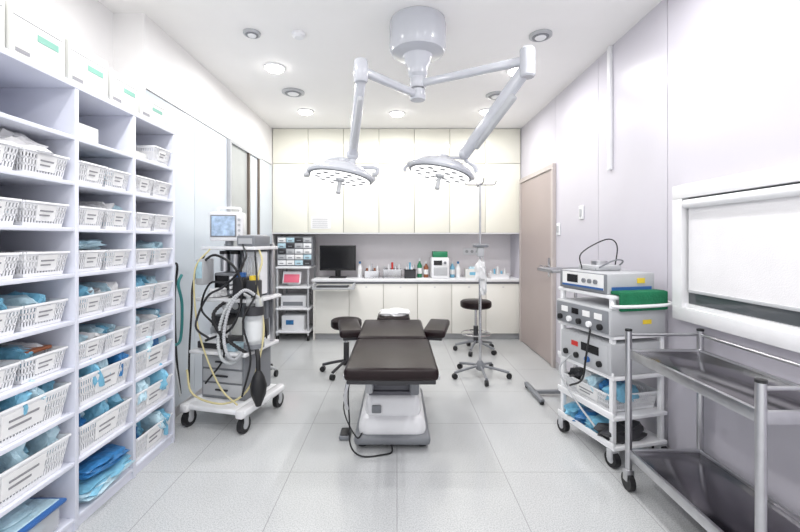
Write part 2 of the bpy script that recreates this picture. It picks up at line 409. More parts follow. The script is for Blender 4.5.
bs = basket(0.168, 0.30, 0.10); bw = basket(0.205, 0.30, 0.10); bl = basket(0.345, 0.31, 0.14); bll = basket(0.42, 0.31, 0.14)
BK = M('plastic_storage_baskets'); CT = M('sterile_wrapped_packs')
rnd = random.Random(11)
for bi in range(4):
    a, b = BY[bi]+0.011, BY[bi+1]-0.011; wide = (b-a) > 0.42
    for zi, z in enumerate(ZS):
        if zi == 8 : 
            if bi in (1, 0): continue
        cx = -1.60
        if zi in (1, 2) or (zi == 0 and bi == 3):
            o = bll if wide else bl
            BK.merge(o, Matrix.Translation((cx, (a+b)/2, z+0.001)))
            for k in range(5):
                mt = [BLUEP, BLUEL, BLUEP, BLUED, BLUEL][(k+bi+zi) % 5]
                CT.blob((cx+rnd.uniform(-0.05, 0.06), a+0.07+(b-a-0.14)*k/4, z+0.11+rnd.uniform(0, 0.03)), (0.21, 0.06, rnd.uniform(0.12, 0.16)), mt, bi*10+zi*5+k, rot=(rnd.uniform(-18, 18), rnd.uniform(-12, 12), rnd.uniform(-15, 15)), rough=0.3, boxy=0.8)
        elif zi == 0:
            if bi == 1: continue
            for k in range(3):
                CT.blob((cx+0.03, (a+b)/2+rnd.uniform(-.02, .02), z+0.035+0.048*k), (0.30, (b-a)*0.78, 0.06), [BLUEP, BLUED, BLUEL][(k+bi) % 3], 60+bi*5+k, rot=(rnd.uniform(-6, 6), rnd.uniform(-6, 6), 0), rough=0.25, boxy=0.75)
        elif zi == 8:
            CT.box(cx-0.05, cx+0.10, a+0.06, a+0.2, z, z+0.09 if bi == 2 else z+0.05, CARD, 0.003)
            if bi == 3: BK.merge(bs, Matrix.Translation((cx, b-0.10, z+0.001)))
        else:
            o = bw if wide else bs
            wv = 0.225 if wide else 0.182
            for k in range(2):
                y = a+wv*(k+0.5)+(0.004 if k == 0 else 0.006)
                BK.merge(o, Matrix.Translation((cx+rnd.uniform(-0.012, 0.008), y, z+0.001)))
                r = rnd.random()
                if zi in (3, 4) or r < 0.15:
                    for q in range(3):
                        CT.blob((cx+rnd.uniform(-.03, .03), y+(q-1)*0.045, z+0.075+rnd.uniform(0, 0.02)), (0.2, 0.05, 0.07+rnd.uniform(0, 0.04)), [BLUEL, BLUEP, CLOTH][rnd.randrange(3)], q+zi*7+bi, rot=(rnd.uniform(-15, 15), 0, rnd.uniform(-10, 10)), boxy=0.7)
                else:
                    CT.blob((cx, y, z+0.065), (0.22, wv*0.75, 0.07), [CLOTH, PAPER, BLUEL, CLOTH][rnd.randrange(4)], zi*3+bi+k, rough=0.5)
CT.blob((-1.58, 1.60, 1.566+0.12), (0.2, 0.26, 0.10), CLOTH, 4, rough=0.8, boxy=0.2)
CT.blob((-1.60, 1.95, 1.155+0.125), (0.22, 0.22, 0.05), BLUEL, 5, rough=0.6, boxy=0.3)
CT.box(-1.72, -1.5, 1.62, 1.74, 0.735+0.10, 0.735+0.115, BROWN, 0.003)
CT.box(-1.7, -1.5, 1.9, 2.02, 0.945+0.10, 0.945+0.112, GREY, 0.003, rot=(8, 0, 0))
bko = BK.done(); CT.done(parent=bko)
for i, (y, w_, h_, d_) in enumerate([(1.36, 0.26, 0.20, 0.30), (1.635, 0.25, 0.20, 0.30), (1.90, 0.24, 0.19, 0.28), (2.15, 0.22, 0.17, 0.27), (2.40, 0.24, 0.14, 0.26)]):
    m = M('supply_carton'); x1 = SX-0.02
    m.box(x1-d_, x1, y-w_/2, y+w_/2, 2.0105, 2.0105+h_, CARD, 0.003)
    m.box(x1-0.001, x1+0.0015, y-w_*0.42, y-w_*0.42+0.06, 2.03, 2.045, INK); m.box(x1-0.001, x1+0.0015, y-0.01, y+w_*0.36, 2.0105+h_*0.5, 2.0105+h_*0.64, GLOGO)
    m.box(x1-0.001, x1+0.0012, y-w_*0.46, y+w_*0.46, 2.0105+h_*0.78, 2.0105+h_*0.795, INK)
    m.box(x1-d_*0.52, x1-d_*0.48, y-w_/2-0.001, y+w_/2+0.001, 2.0105+h_-0.03, 2.0115+h_, PAPER)
    m.box(x1-d_*0.75, x1-d_*0.25, y-w_/2-0.0015, y-w_/2, 2.0105+h_*0.45, 2.0105+h_*0.6, GLOGO)
    m.done()
m = M('clear_plastic_bin')
m.box(-1.78, -1.45, 1.37, 1.73, 0.062, 0.17, CLEAR, 0.02); m.box(-1.79, -1.435, 1.355, 1.745, 0.165, 0.185, BLUEDEV, 0.01)
m.box(-1.77, -1.455, 1.375, 1.725, 0.184, 0.190, BLUEL, 0.003)
m.blob((-1.60, 1.55, 0.115), (0.24, 0.28, 0.08), BLUEL, 8, rough=0.3)
m.blob((-1.62, 1.55, 0.205), (0.24, 0.28, 0.035), BLUEL, 9, rough=0.4)
m.done()

# ---------------------------------------------------------------- operating table
m = M('operating_table')
cx = -0.03
def pad(x0, x1, y0, y1, z, t=0.07): 
    m.box(x0, x1, y0, y1, z-t, z, LEATHER, 0.024, seg=4); m.box(x0+0.015, x1-0.015, y0+0.02, y1-0.02, z-t-0.02, z-t+0.004, DGREY, 0.004)
pad(cx-0.25, cx+0.25, 2.08, 2.735, 0.635)
pad(cx-0.245, cx+0.235, 2.745, 3.36, 0.645)
pad(cx-0.14, cx+0.14, 3.37, 3.62, 0.66, 0.06)
m.blob((cx+0.01, 3.5, 0.675), (0.24, 0.2, 0.045), CLOTH, 2, rough=0.3, boxy=0.7)
for sx in (-0.262, 0.262):
    m.box(cx+sx-0.006, cx+sx+0.006, 2.20, 3.3, 0.535, 0.565, CHROME, 0.002)
    for y in (2.3, 2.6, 2.9, 3.2): m.cyl((cx+sx*0.9, y, 0.55), (cx+sx, y, 0.55), 0.008, CHROME, n=8)
for sx, ang in ((-1, 10), (1, -12)):
    m.T = RZ(cx+sx*0.345, 3.17, 0, ang)
    m.box(-0.085, 0.085, -0.22, 0.24, 0.58, 0.64, LEATHER, 0.022, seg=4); m.box(-0.06, 0.06, -0.2, 0.2, 0.56, 0.585, DGREY, 0.004)
    m.cyl((-sx*0.09, 0.02, 0.55), (0, 0.02, 0.57), 0.015, CHROME)
    m.T = Matrix.Identity(4)
m.box(cx-0.18, cx+0.18, 2.45, 3.25, 0.505, 0.555, GREY, 0.01)
for i in range(7):
    z = 0.315+i*0.027; e = 0.0 if i % 2 else 0.015
    m.box(cx-0.135-e, cx+0.135+e, 2.56-e, 3.0+e, z, z+0.028, BELLOW, 0.008)
m.box(cx-0.18, cx+0.19, 2.53, 3.12, 0.17, 0.325, ENAMEL, 0.05, seg=5, taper=(0.88, 0.92))
m.box(cx-0.225, cx+0.225, 2.50, 3.30, 0.05, 0.20, ENAMEL, 0.06, seg=5, taper=(0.9, 0.95))
m.box(cx-0.24, cx+0.24, 2.48, 3.34, 0.025, 0.085, GREY, 0.025, seg=3)
m.box(cx-0.13, cx-0.07, 2.525, 2.54, 0.21, 0.26, GREY, 0.006)
for sx in (-0.19, 0.19):
    for y in (2.56, 3.26): m.cyl((cx+sx, y, 0), (cx+sx, y, 0.04), 0.03, BLACK, n=14)
m.box(cx-0.09, cx+0.09, 2.25, 2.5, 0.48, 0.54, DGREY, 0.015)
for sx in (-0.16, 0.16): m.tube([(cx+sx, 2.35, 0.53), (cx+sx, 2.5, 0.46), (cx+sx*0.8, 2.68, 0.36)], 0.014, CHROME)
m.cyl((cx-0.20, 2.52, 0.46), (cx+0.20, 2.52, 0.46), 0.018, CHROME)
m.box(cx+0.11, cx+0.17, 2.5, 2.66, 0.33, 0.47, GREY, 0.015); m.box(cx-0.17, cx-0.12, 2.5, 2.7, 0.34, 0.5, LGREY, 0.015)
m.tube([(cx-0.20, 2.6, 0.50), (cx-0.27, 2.5, 0.40), (cx-0.26, 2.44, 0.2), (cx-0.25, 2.42, 0.06), (cx-0.18, 2.40, 0.008), (cx-0.05, 2.42, 0.008), (cx+0.0, 2.46, 0.008), (cx-0.02, 2.52, 0.06)], 0.005, BLACK)
m.tube([(cx-0.24, 2.45, 0.50), (cx-0.29, 2.4, 0.3), (cx-0.22, 2.45, 0.1), (cx-0.19, 2.52, 0.09)], 0.004, BLACK)
m.tube([(cx-0.25, 2.3, 0.5), (cx-0.27, 2.31, 0.40), (cx-0.26, 2.33, 0.32)], 0.010, CHROME)
m.done()
m = M('foot_pedal')
m.box(-0.38, -0.31, 2.60, 2.74, 0, 0.03, GREY, 0.012)
m.box(-0.372, -0.318, 2.61, 2.69, 0.028, 0.042, BLACK, 0.006, rot=(8, 0, 0)); m.done()

# ---------------------------------------------------------------- stools
def stool(x, y, zt, r=0.17, ring=True):
    m = M('wheeled_stool'); m.T = Matrix.Translation((x, y, 0))
    m.lathe([(r*0.9, zt-0.085), (r, zt-0.07), (r*1.02, zt-0.04), (r, zt-0.012), (r*0.9, zt), (0.001, zt+0.004)], LEATHER, n=28)
    m.lathe([(r*0.5, zt-0.10), (r*0.55, zt-0.084)], GREY, n=20)
    m.cyl((0, 0, 0.10), (0, 0, 0.30), 0.028, DGREY); m.cyl((0, 0, 0.28), (0, 0, zt-0.09), 0.017, CHROME)
    if ring:
        m.lathe([(0.17, 0.205), (0.178, 0.212), (0.17, 0.22), (0.162, 0.212), (0.17, 0.205)], CHROME, n=28, cap=False)
        for i in range(4):
            a = i*math.pi/2+0.3; m.cyl((0.02*math.cos(a), 0.02*math.sin(a), 0.2), (0.17*math.cos(a), 0.17*math.sin(a), 0.212), 0.006, CHROME, n=8)
    for i in range(5):
        a = i*2*math.pi/5+0.5; c, s_ = math.cos(a), math.sin(a)
        m.tube([(0.02*c, 0.02*s_, 0.12), (0.12*c, 0.12*s_, 0.10), (0.24*c, 0.24*s_, 0.07)], 0.014, GREY if ring else DGREY)
        m.cyl((0.24*c, 0.24*s_, 0.07), (0.24*c, 0.24*s_, 0.045), 0.008, CHROME, n=8)
        m.cyl((0.24*c-0.018*s_, 0.24*s_+0.018*c, 0.028), (0.24*c+0.018*s_, 0.24*s_-0.018*c, 0.028), 0.027, BLACK, n=14)
    m.done()
stool(0.93, 4.72, 0.60, 0.18)
stool(-0.50, 3.95, 0.53, 0.15, ring=False)

# ---------------------------------------------------------------- IV stand
m = M('iv_drip_stand'); m.T = Matrix.Translation((0.80, 3.85, 0))
m.cyl((0, 0, 0.08), (0, 0, 1.10), 0.014, CHROME); m.cyl((0, 0, 1.0), (0, 0, 1.86), 0.010, STEEL); m.cyl((0, 0, 0.98), (0, 0, 1.05), 0.02, DGREY)
m.lathe([(0.03, 0.06), (0.04, 0.07), (0.04, 0.12), (0.02, 0.15)], GREY)
for i in range(5):
    a = i*2*math.pi/5+0.95; c, s_ = math.cos(a), math.sin(a)
    m.tube([(0.03*c, 0.03*s_, 0.10), (0.14*c, 0.14*s_, 0.085), (0.27*c, 0.27*s_, 0.06)], 0.013, GREY)
    m.cyl((0.27*c-0.015*s_, 0.27*s_+0.015*c, 0.027), (0.27*c+0.015*s_, 0.27*s_-0.015*c, 0.027), 0.026, BLACK, n=14)
m.cyl((-0.12, 0, 1.84), (0.12, 0, 1.84), 0.006, GREY, n=8); m.cyl((0, -0.12, 1.84), (0, 0.12, 1.84), 0.006, GREY, n=8)
for dx, dy in ((-0.12, 0), (0.12, 0), (0, -0.12), (0, 0.12)):
    m.tube([(dx, dy, 1.84), (dx*1.2, dy*1.2, 1.85), (dx*1.3, dy*1.3, 1.88)], 0.005, GREY)
m.box(-0.07, 0.07, -0.06, 0.02, 1.24, 1.27, GREY, 0.01); m.box(-0.03, 0.03, -0.05, 0.02, 1.15, 1.24, LGREY, 0.01)
m.tube([(0.02, -0.03, 1.15), (0.05, -0.04, 0.95), (0.03, -0.03, 0.8), (0.0, -0.03, 1.0)], 0.004, CTUBE)
m.blob((0.0, -0.02, 1.02), (0.09, 0.06, 0.16), CLOTH, 6, rough=0.5); m.blob((0.03, -0.01, 0.86), (0.06, 0.05, 0.14), CLOTH, 9, rough=0.5)
m.done()

# ---------------------------------------------------------------- surgical light
m = M('ceiling_surgical_light')
hx, hy = 0.14, 2.70
T = Matrix.Translation((hx, hy, 0))
m.lathe([(0.185, H-0.002), (0.19, H-0.03), (0.19, 2.60), (0.175, 2.565), (0.10, 2.545), (0.09, 2.53), (0.085, 2.50), (0.065, 2.47), (0.065, 2.42), (0.05, 2.40)], LENAMEL, T, 40)
m.cyl((hx, hy, 2.26), (hx, hy, 2.41), 0.035, LENAMEL); m.lathe([(0.05, 2.33), (0.055, 2.34), (0.055, 2.39), (0.05, 2.40)], LENAMEL, T); m.lathe([(0.048, 2.25), (0.053, 2.26), (0.053, 2.31), (0.048, 2.32)], LENAMEL, T)
m.lathe([(0.051, 2.322), (0.051, 2.329)], GREY, T)
def arm(p, q, w, h_, mt=LENAMEL):
    p, q = Vector(p), Vector(q); d = q-p; L = d.length
    R = d.to_track_quat('X', 'Z').to_matrix().to_4x4()
    s_ = m.T; m.T = Matrix.Translation((p+q)/2) @ R
    m.box(-L/2, L/2, -w/2, w/2, -h_/2, h_/2, mt, min(w, h_)*0.35, seg=3); m.T = s_
def head(c, tilt, R, yoke_from):
    T = Matrix.Translation(Vector(c)) @ Euler([math.radians(a) for a in tilt]).to_matrix().to_4x4()
    s_ = m.T; m.T = T
    m.lathe([(0.02, 0.095), (0.09, 0.088), (0.15, 0.065), (R*0.92, 0.03), (R, 0.012), (R*1.01, 0.0), (R*0.985, -0.012), (R*0.95, -0.014)], LENAMEL, n=48)
    m.lathe([(R*0.945, -0.0150), (R*0.93, -0.018)], GREY, n=48)
    m.lathe([(R*0.90, -0.0185), (R*0.9, -0.0205)], LENS, n=48)
    for rr, nn in ((R*0.70, 12), (R*0.38, 6)):
        for i in range(nn):
            a = 2*math.pi*i/nn; m.lathe([(0.022, -0.0207), (0.018, -0.024)], LGREY, Matrix.Translation((rr*math.cos(a), rr*math.sin(a), 0)), 12)
    m.lathe([(0.035, -0.02), (0.03, -0.035), (0.014, -0.045), (0.014, -0.10), (0.018, -0.115), (0.012, -0.125)], LGREY, n=16)
    for sgn in (-1, 1): m.ball((sgn*R*0.98, 0, 0.01), 0.02, LGREY, n=10)
    m.cyl((0, 0, 0.08), (0, 0, 0.12), 0.035, LENAMEL)
    m.T = s_
jl = (-0.21, 2.32, 2.29)
arm((hx, hy, 2.285), jl, 0.045, 0.05)
m.lathe([(0.035, 2.22), (0.042, 2.23), (0.042, 2.34), (0.035, 2.35)], LENAMEL, Matrix.Translation((jl[0], jl[1], 0)), 20)
e1 = (-0.30, 2.70, 1.885)
arm((jl[0], jl[1]+0.01, 2.25), e1, 0.058, 0.075)
arm((jl[0]-0.01, jl[1]+0.06, 2.17), (e1[0]+0.008, e1[1]-0.06, e1[2]+0.04), 0.035, 0.09, LGREY)
m.ball(e1, 0.042, LENAMEL); m.cyl(e1, (e1[0], e1[1], 1.80), 0.022, LENAMEL)
hl = (-0.385, 2.74, 1.745)
m.tube([(e1[0], e1[1], 1.83), (e1[0]-0.01, e1[1], 1.80), (hl[0]+0.24, hl[1], 1.80), (hl[0]+0.245, hl[1], 1.755)], 0.013, LENAMEL)
m.tube([(e1[0], e1[1], 1.84), (hl[0]-0.02, hl[1]+0.01, 1.865), (hl[0]-0.16, hl[1], 1.83), (hl[0]-0.245, hl[1], 1.755)], 0.013, LENAMEL)
m.cyl((hl[0]-0.25, hl[1], 1.755), (hl[0]-0.215, hl[1], 1.755), 0.016, LGREY); m.cyl((hl[0]+0.25, hl[1], 1.755), (hl[0]+0.215, hl[1], 1.755), 0.016, LGREY)
head(hl, (-5, 8, 0), 0.225, e1)
jr = (0.75, 2.30, 2.34)
arm((hx, hy, 2.36), jr, 0.045, 0.05)
m.lathe([(0.035, 2.24), (0.043, 2.25), (0.043, 2.40), (0.035, 2.41)], LENAMEL, Matrix.Translation((jr[0], jr[1], 0)), 20)
e2 = (0.465, 2.75, 1.90)
arm((jr[0]-0.01, jr[1]+0.01, 2.29), e2, 0.06, 0.08)
arm((jr[0]-0.06, jr[1]+0.08, 2.18), (e2[0]+0.05, e2[1]-0.07, e2[2]+0.04), 0.035, 0.09, LGREY)
m.ball(e2, 0.042, LENAMEL)
hr = (0.30, 2.76, 1.775)
m.tube([e2, (0.475, 2.76, 1.86), (0.53, 2.76, 1.82), (hr[0]+0.25, hr[1], 1.775)], 0.015, LENAMEL)
m.tube([(0.49, 2.76, 1.855), (0.42, 2.765, 1.875), (0.15, 2.765, 1.86), (0.06, 2.76, 1.81), (hr[0]-0.245, hr[1], 1.78)], 0.011, LENAMEL)
head(hr, (-4, 12, 0), 0.225, e2)
m.done()

# ---------------------------------------------------------------- ceiling fittings
for (x, y) in [(-1.04, 3.40), (-1.04, 4.55), (0.0, 4.62), (1.04, 3.46), (1.02, 4.55), (-1.04, 2.0), (1.04, 2.0), (-1.0, 0.7), (0, 0.7), (1.0, 0.7), (0, -0.3)]:
    m = M('ceiling_downlight')
    T = Matrix.Translation((x, y, 0))
    m.lathe([(0.09, H-0.001), (0.09, H-0.008), (0.08, H-0.014)], WHITE, T, 28)
    m.lathe([(0.078, H-0.014), (0.06, H-0.032), (0.01, H-0.042)], LAMP, T, 24); m.done()
    l = bpy.data.lights.new('downlight_lamp', 'AREA'); l.shape = 'DISK'; l.size = 0.12; l.energy = 8.5; l.color = (1.0, 0.99, 0.98)
    ob = bpy.data.objects.new('downlight_lamp', l); ob.location = (x, y, H-0.046); scene.collection.objects.link(ob)
for (x, y, r) in [(-1.03, 2.84, 0.06), (-1.03, 3.97, 0.11), (1.01, 4.05, 0.11), (1.03, 2.87, 0.08)]:
    m = M('ceiling_air_vent'); T = Matrix.Translation((x, y, 0))
    m.lathe([(r, H-0.001), (r, H-0.012), (r*0.9, H-0.018)], LGREY, T, 28); m.lathe([(r*0.75, H-0.018), (r*0.7, H-0.022)], GREY, T, 28)
    m.lathe([(r*0.5, H-0.022), (r*0.4, H-0.03)], WHITE, T, 24); m.done()
m = M('smoke_detector'); m.lathe([(0.05, H-0.001), (0.05, H-0.02), (0.03, H-0.035)], WHITE, Matrix.Translation((-0.70, 2.85, 0)), 24); m.done()

# ---------------------------------------------------------------- anaesthesia machine
def caster(m, x, y, r=0.05):
    m.cyl((x-0.018, y, r), (x+0.018, y, r), r, BLACK, n=20); m.cyl((x-0.02, y, r), (x+0.02, y, r), r*0.5, LGREY, n=14)
    m.box(x-0.028, x+0.028, y-0.02, y+0.02, r, r*2+0.015, LGREY, 0.005)
m = M('anaesthesia_machine'); m.T = RZ(-1.20, 2.98, 0, -14)
for x in (-0.22, 0.22):
    for y in (-0.22, 0.22): caster(m, x, y, 0.055)
m.box(-0.26, 0.26, -0.26, 0.26, 0.125, 0.165, WHITE, 0.015); m.box(-0.25, -0.19, -0.28, 0.27, 0.11, 0.17, ENAMEL, 0.015); m.box(0.19, 0.25, -0.28, 0.27, 0.11, 0.17, ENAMEL, 0.015)
m.box(-0.20, 0.16, -0.12, 0.22, 0.165, 0.50, GREY, 0.012)
for z in (0.19, 0.29, 0.39): m.box(-0.18, 0.14, -0.13, -0.118, z, z+0.085, LGREY, 0.004); m.box(-0.07, 0.03, -0.142, -0.13, z+0.04, z+0.052, DGREY, 0.002)
m.box(-0.24, 0.22, -0.20, 0.24, 0.50, 0.525, ENAMEL, 0.008)
for x in (-0.22, 0.19): m.box(x-0.015, x+0.015, 0.17, 0.20, 0.52, 1.28, STEEL, 0.004)
m.box(-0.2, 0.17, 0.14, 0.22, 0.70, 1.24, GREY, 0.01)
m.box(-0.25, 0.24, -0.12, 0.24, 0.86, 0.885, ENAMEL, 0.006)
m.box(-0.24, 0.21, -0.08, 0.24, 1.235, 1.26, ENAMEL, 0.006)
m.box(-0.19, 0.0, 0.0, 0.14, 0.89, 1.06, GREY, 0.01); m.box(-0.175, -0.06, -0.008, 0.001, 0.93, 1.04, BSCREEN); 
for k in range(4): m.cyl((-0.03, 0, 0.92+k*0.035), (-0.03, -0.02, 0.92+k*0.035), 0.012, WHITE, n=12)
m.box(0.02, 0.18, 0.04, 0.14, 0.90, 1.22, WHITE, 0.01)
for k in range(4):
    m.cyl((0.045+k*0.035, 0.03, 0.96), (0.045+k*0.035, 0.03, 1.18), 0.009, CLEAR, n=10); m.cyl((0.045+k*0.035, 0.04, 0.93), (0.045+k*0.035, 0.01, 0.93), 0.013, [BGREEN, BLUEDEV, YEL, BLACK][k], n=12)
for x in (-0.14, -0.05):
    m.cyl((x, 0.06, 1.07), (x, 0.06, 1.20), 0.035, STEEL); m.cyl((x, 0.06, 1.20), (x, 0.06, 1.225), 0.038, BLACK)
for k, x in enumerate((-0.16, -0.07, 0.02)):
    m.cyl((x, 0.13, 0.80), (x, 0.09, 0.80), 0.034, BLACK); m.cyl((x, 0.09, 0.80), (x, 0.086, 0.80), 0.029, PAPER)
m.box(0.04, 0.13, -0.10, -0.01, 0.887, 1.04, DGREY, 0.012); m.cyl((0.085, -0.055, 1.04), (0.085, -0.055, 1.07), 0.036, BLUEDEV)
m.box(0.15, 0.23, -0.10, -0.01, 0.887, 1.02, DGREY, 0.012); m.cyl((0.19, -0.055, 1.02), (0.19, -0.055, 1.05), 0.034, YEL)
m.box(-0.2, -0.08, -0.02, 0.12, 0.66, 0.74, DGREY, 0.01); m.box(0.05, 0.16, 0.0, 0.13, 0.60, 0.84, GREY, 0.01)
m.box(-0.22, 0.0, -0.14, 0.1, 0.526, 0.575, DGREY, 0.006)
s_ = m.T; m.T = s_ @ RZ(-0.10, 0.06, 1.26, 24)
m.cyl((0, 0, 0), (0, 0, 0.05), 0.03, GREY); m.box(-0.13, 0.11, -0.07, 0.09, 0.04, 0.26, ENAMEL, 0.018, seg=3)
m.box(-0.118, 0.065, -0.078, -0.068, 0.07, 0.235, GREY, 0.003); m.box(-0.108, 0.055, -0.081, -0.077, 0.08, 0.225, SCREEN)
for k in range(4): m.cyl((0.085, -0.07, 0.08+k*0.04), (0.085, -0.08, 0.08+k*0.04), 0.010, LGREY, n=10)
m.tube([(-0.08, 0.0, 0.26), (-0.07, 0.0, 0.29), (0.07, 0.0, 0.29), (0.08, 0, 0.26)], 0.009, WHITE)
m.T = s_
m.box(0.04, 0.19, -0.05, 0.16, 1.262, 1.34, GREY, 0.01); m.box(0.06, 0.17, -0.055, -0.049, 1.28, 1.32, LGREY)
m.box(-0.24, -0.17, -0.14, -0.02, 0.98, 1.17, LGREY, 0.012); m.box(-0.23, -0.18, -0.145, -0.139, 1.03, 1.15, BLUEL)
m.cyl((0.22, -0.10, 0.58), (0.22, -0.10, 0.78), 0.065, CLEAR, n=24); m.cyl((0.22, -0.10, 0.60), (0.22, -0.10, 0.74), 0.056, PAPER, n=24)
m.cyl((0.22, -0.10, 0.78), (0.22, -0.10, 0.84), 0.07, DGREY, n=24); m.cyl((0.22, -0.10, 0.55), (0.22, -0.10, 0.58), 0.07, GREY, n=24)
m.cyl((0.19, -0.10, 0.84), (0.19, -0.10, 0.90), 0.028, CLEAR); m.cyl((0.26, -0.10, 0.84), (0.26, -0.10, 0.90), 0.028, CLEAR)
m.tube([(0.15, 0.1, 0.70), (0.2, 0.0, 0.70), (0.22, -0.08, 0.70)], 0.02, STEEL)
m.cyl((-0.24, 0.1, 0.17), (-0.24, 0.1, 0.62), 0.05, LGREY)
m.lathe([(0.05, 0.62), (0.03, 0.66), (0.015, 0.68)], LGREY, Matrix.Translation((-0.24, 0.1, 0)))
m.tube([(0.25, -0.12, 0.56), (0.29, -0.16, 0.50), (0.30, -0.17, 0.40)], 0.016, BLACK)
m.lathe([(0.018, 0.0), (0.03, 0.03), (0.050, 0.08), (0.056, 0.14), (0.04, 0.20), (0.018, 0.24)], BLACK, Matrix.Translation((0.30, -0.17, 0.17)), 20)
m.tube([(0.19, -0.10, 0.90), (0.14, -0.16, 0.93), (0.06, -0.20, 0.82), (0.02, -0.22, 0.64), (0.06, -0.24, 0.50), (0.14, -0.23, 0.47), (0.2, -0.20, 0.53)], 0.011, CTUBE, k=20, corr=0.16)
m.tube([(0.26, -0.10, 0.90), (0.2, -0.19, 0.96), (0.11, -0.22, 0.84), (0.08, -0.24, 0.66), (0.12, -0.26, 0.54), (0.17, -0.25, 0.50), (0.2, -0.21, 0.54)], 0.011, LGREY, k=20, corr=0.16)
m.tube([(-0.20, -0.1, 1.15), (-0.05, -0.16, 1.20), (0.10, -0.16, 1.12), (0.16, -0.15, 0.95), (0.1, -0.18, 0.7), (-0.1, -0.2, 0.6)], 0.009, BLACK)
m.tube([(-0.16, -0.08, 1.24), (-0.22, -0.16, 1.1), (-0.2, -0.18, 0.8), (-0.1, -0.22, 0.55), (0.05, -0.24, 0.3), (0.2, -0.26, 0.20)], 0.006, YTUBE)
m.tube([(0.05, 0.0, 1.26), (0.14, -0.12, 1.12), (0.02, -0.16, 0.98), (-0.12, -0.16, 0.9), (-0.18, -0.2, 0.7), (-0.05, -0.22, 0.62)], 0.008, DGREY)
m.tube([(0.19, 0.0, 1.25), (0.25, -0.05, 1.15), (0.24, -0.1, 1.0), (0.27, -0.08, 0.8), (0.29, -0.1, 0.6), (0.24, -0.18, 0.3), (0.1, -0.26, 0.2), (-0.15, -0.26, 0.24), (-0.22, -0.24, 0.4)], 0.007, YTUBE)
m.tube([(-0.23, -0.05, 1.2), (-0.27, -0.12, 1.0), (-0.25, -0.16, 0.8), (-0.27, -0.16, 0.5), (-0.22, -0.22, 0.3)], 0.007, BLACK)
m.tube([(0.0, -0.05, 0.89), (-0.03, -0.20, 0.8), (0.02, -0.22, 0.68), (0.10, -0.2, 0.6), (0.2, -0.16, 0.52)], 0.012, BLACK, k=12, corr=0.12)
m.tube([(0.10, -0.06, 1.27), (0.18, -0.14, 1.18), (0.08, -0.18, 1.02), (-0.08, -0.18, 1.0), (-0.15, -0.18, 0.82), (-0.02, -0.2, 0.7), (0.05, -0.2, 0.5), (-0.1, -0.2, 0.3)], 0.007, BLACK)
m.tube([(0.20, -0.06, 1.24), (0.25, -0.12, 0.95), (0.2, -0.2, 0.75), (0.26, -0.2, 0.5), (0.22, -0.24, 0.25)], 0.007, BLACK)
m.box(-0.15, -0.02, -0.18, -0.06, 0.577, 0.62, WHITE, 0.008); m.box(0.02, 0.12, -0.17, -0.05, 0.526, 0.57, BLUEL, 0.008)
m.blob((-0.12, -0.06, 0.92), (0.1, 0.1, 0.06), CLOTH, 12, rough=0.5)
m.done()
m = M('vital_signs_trolley'); m.T = RZ(-1.36, 3.86, 0, -6)
for i in range(5):
    a = i*2*math.pi/5; c, s_ = math.cos(a), math.sin(a)
    m.tube([(0, 0, 0.12), (0.11*c, 0.11*s_, 0.10), (0.2*c, 0.2*s_, 0.07)], 0.014, LGREY); m.cyl((0.2*c-0.012, 0.2*s_, 0.03), (0.2*c+0.012, 0.2*s_, 0.03), 0.03, BLACK, n=14)
m.cyl((0, 0, 0.08), (0, 0, 1.35), 0.02, STEEL)
for z, d in ((0.35, 0.20), (0.62, 0.16), (0.88, 0.18)): m.box(-0.12, 0.12, -0.13, 0.13, z, z+0.02, WHITE, 0.005); m.box(-0.09, 0.09, -0.11, 0.10, z+0.02, z+d, [LGREY, DGREY, GREY][int(z*3) % 3], 0.01); m.box(-0.07, 0.03, -0.116, -0.109, z+0.05, z+d-0.03, SCREEN if z > 0.8 else PAPER)
m.box(-0.1, 0.1, -0.05, 0.05, 1.18, 1.36, LGREY, 0.012); m.box(-0.08, 0.08, -0.056, -0.049, 1.21, 1.33, BSCREEN)
m.tube([(0.08, -0.05, 1.2), (0.14, -0.1, 1.0), (0.12, -0.14, 0.7), (0.15, -0.1, 0.4), (0.08, -0.1, 0.3)], 0.008, BLACK)
m.done()
m = M('wall_gas_outlet')
X0 = XL+0.001
m.box(X0, X0+0.03, 2.64, 2.86, 1.08, 1.20, LGREY, 0.006)
for k, c in enumerate((BGREEN, WHITE, YEL)): m.cyl((X0+0.03, 2.68+k*0.07, 1.14), (X0+0.06, 2.68+k*0.07, 1.14), 0.02, c, n=14)
m.tube([(X0+0.06, 2.68, 1.14), (X0+0.11, 2.68, 1.12), (X0+0.10, 2.70, 0.85), (X0+0.08, 2.74, 0.62), (X0+0.12, 2.80, 0.60), (X0+0.14, 2.79, 0.85), (X0+0.13, 2.76, 1.0), (X0+0.12, 2.82, 1.06)], 0.010, TEAL)
m.tube([(X0+0.06, 2.75, 1.14), (X0+0.10, 2.75, 1.10), (X0+0.07, 2.76, 0.7), (X0+0.09, 2.8, 0.4), (X0+0.10, 2.84, 0.2)], 0.008, CTUBE)
m.tube([(X0+0.06, 2.82, 1.14), (X0+0.09, 2.82, 1.12), (X0+0.06, 2.84, 0.9), (X0+0.06, 2.86, 0.5), (X0+0.08, 2.88, 0.2)], 0.008, BLACK)
m.done()

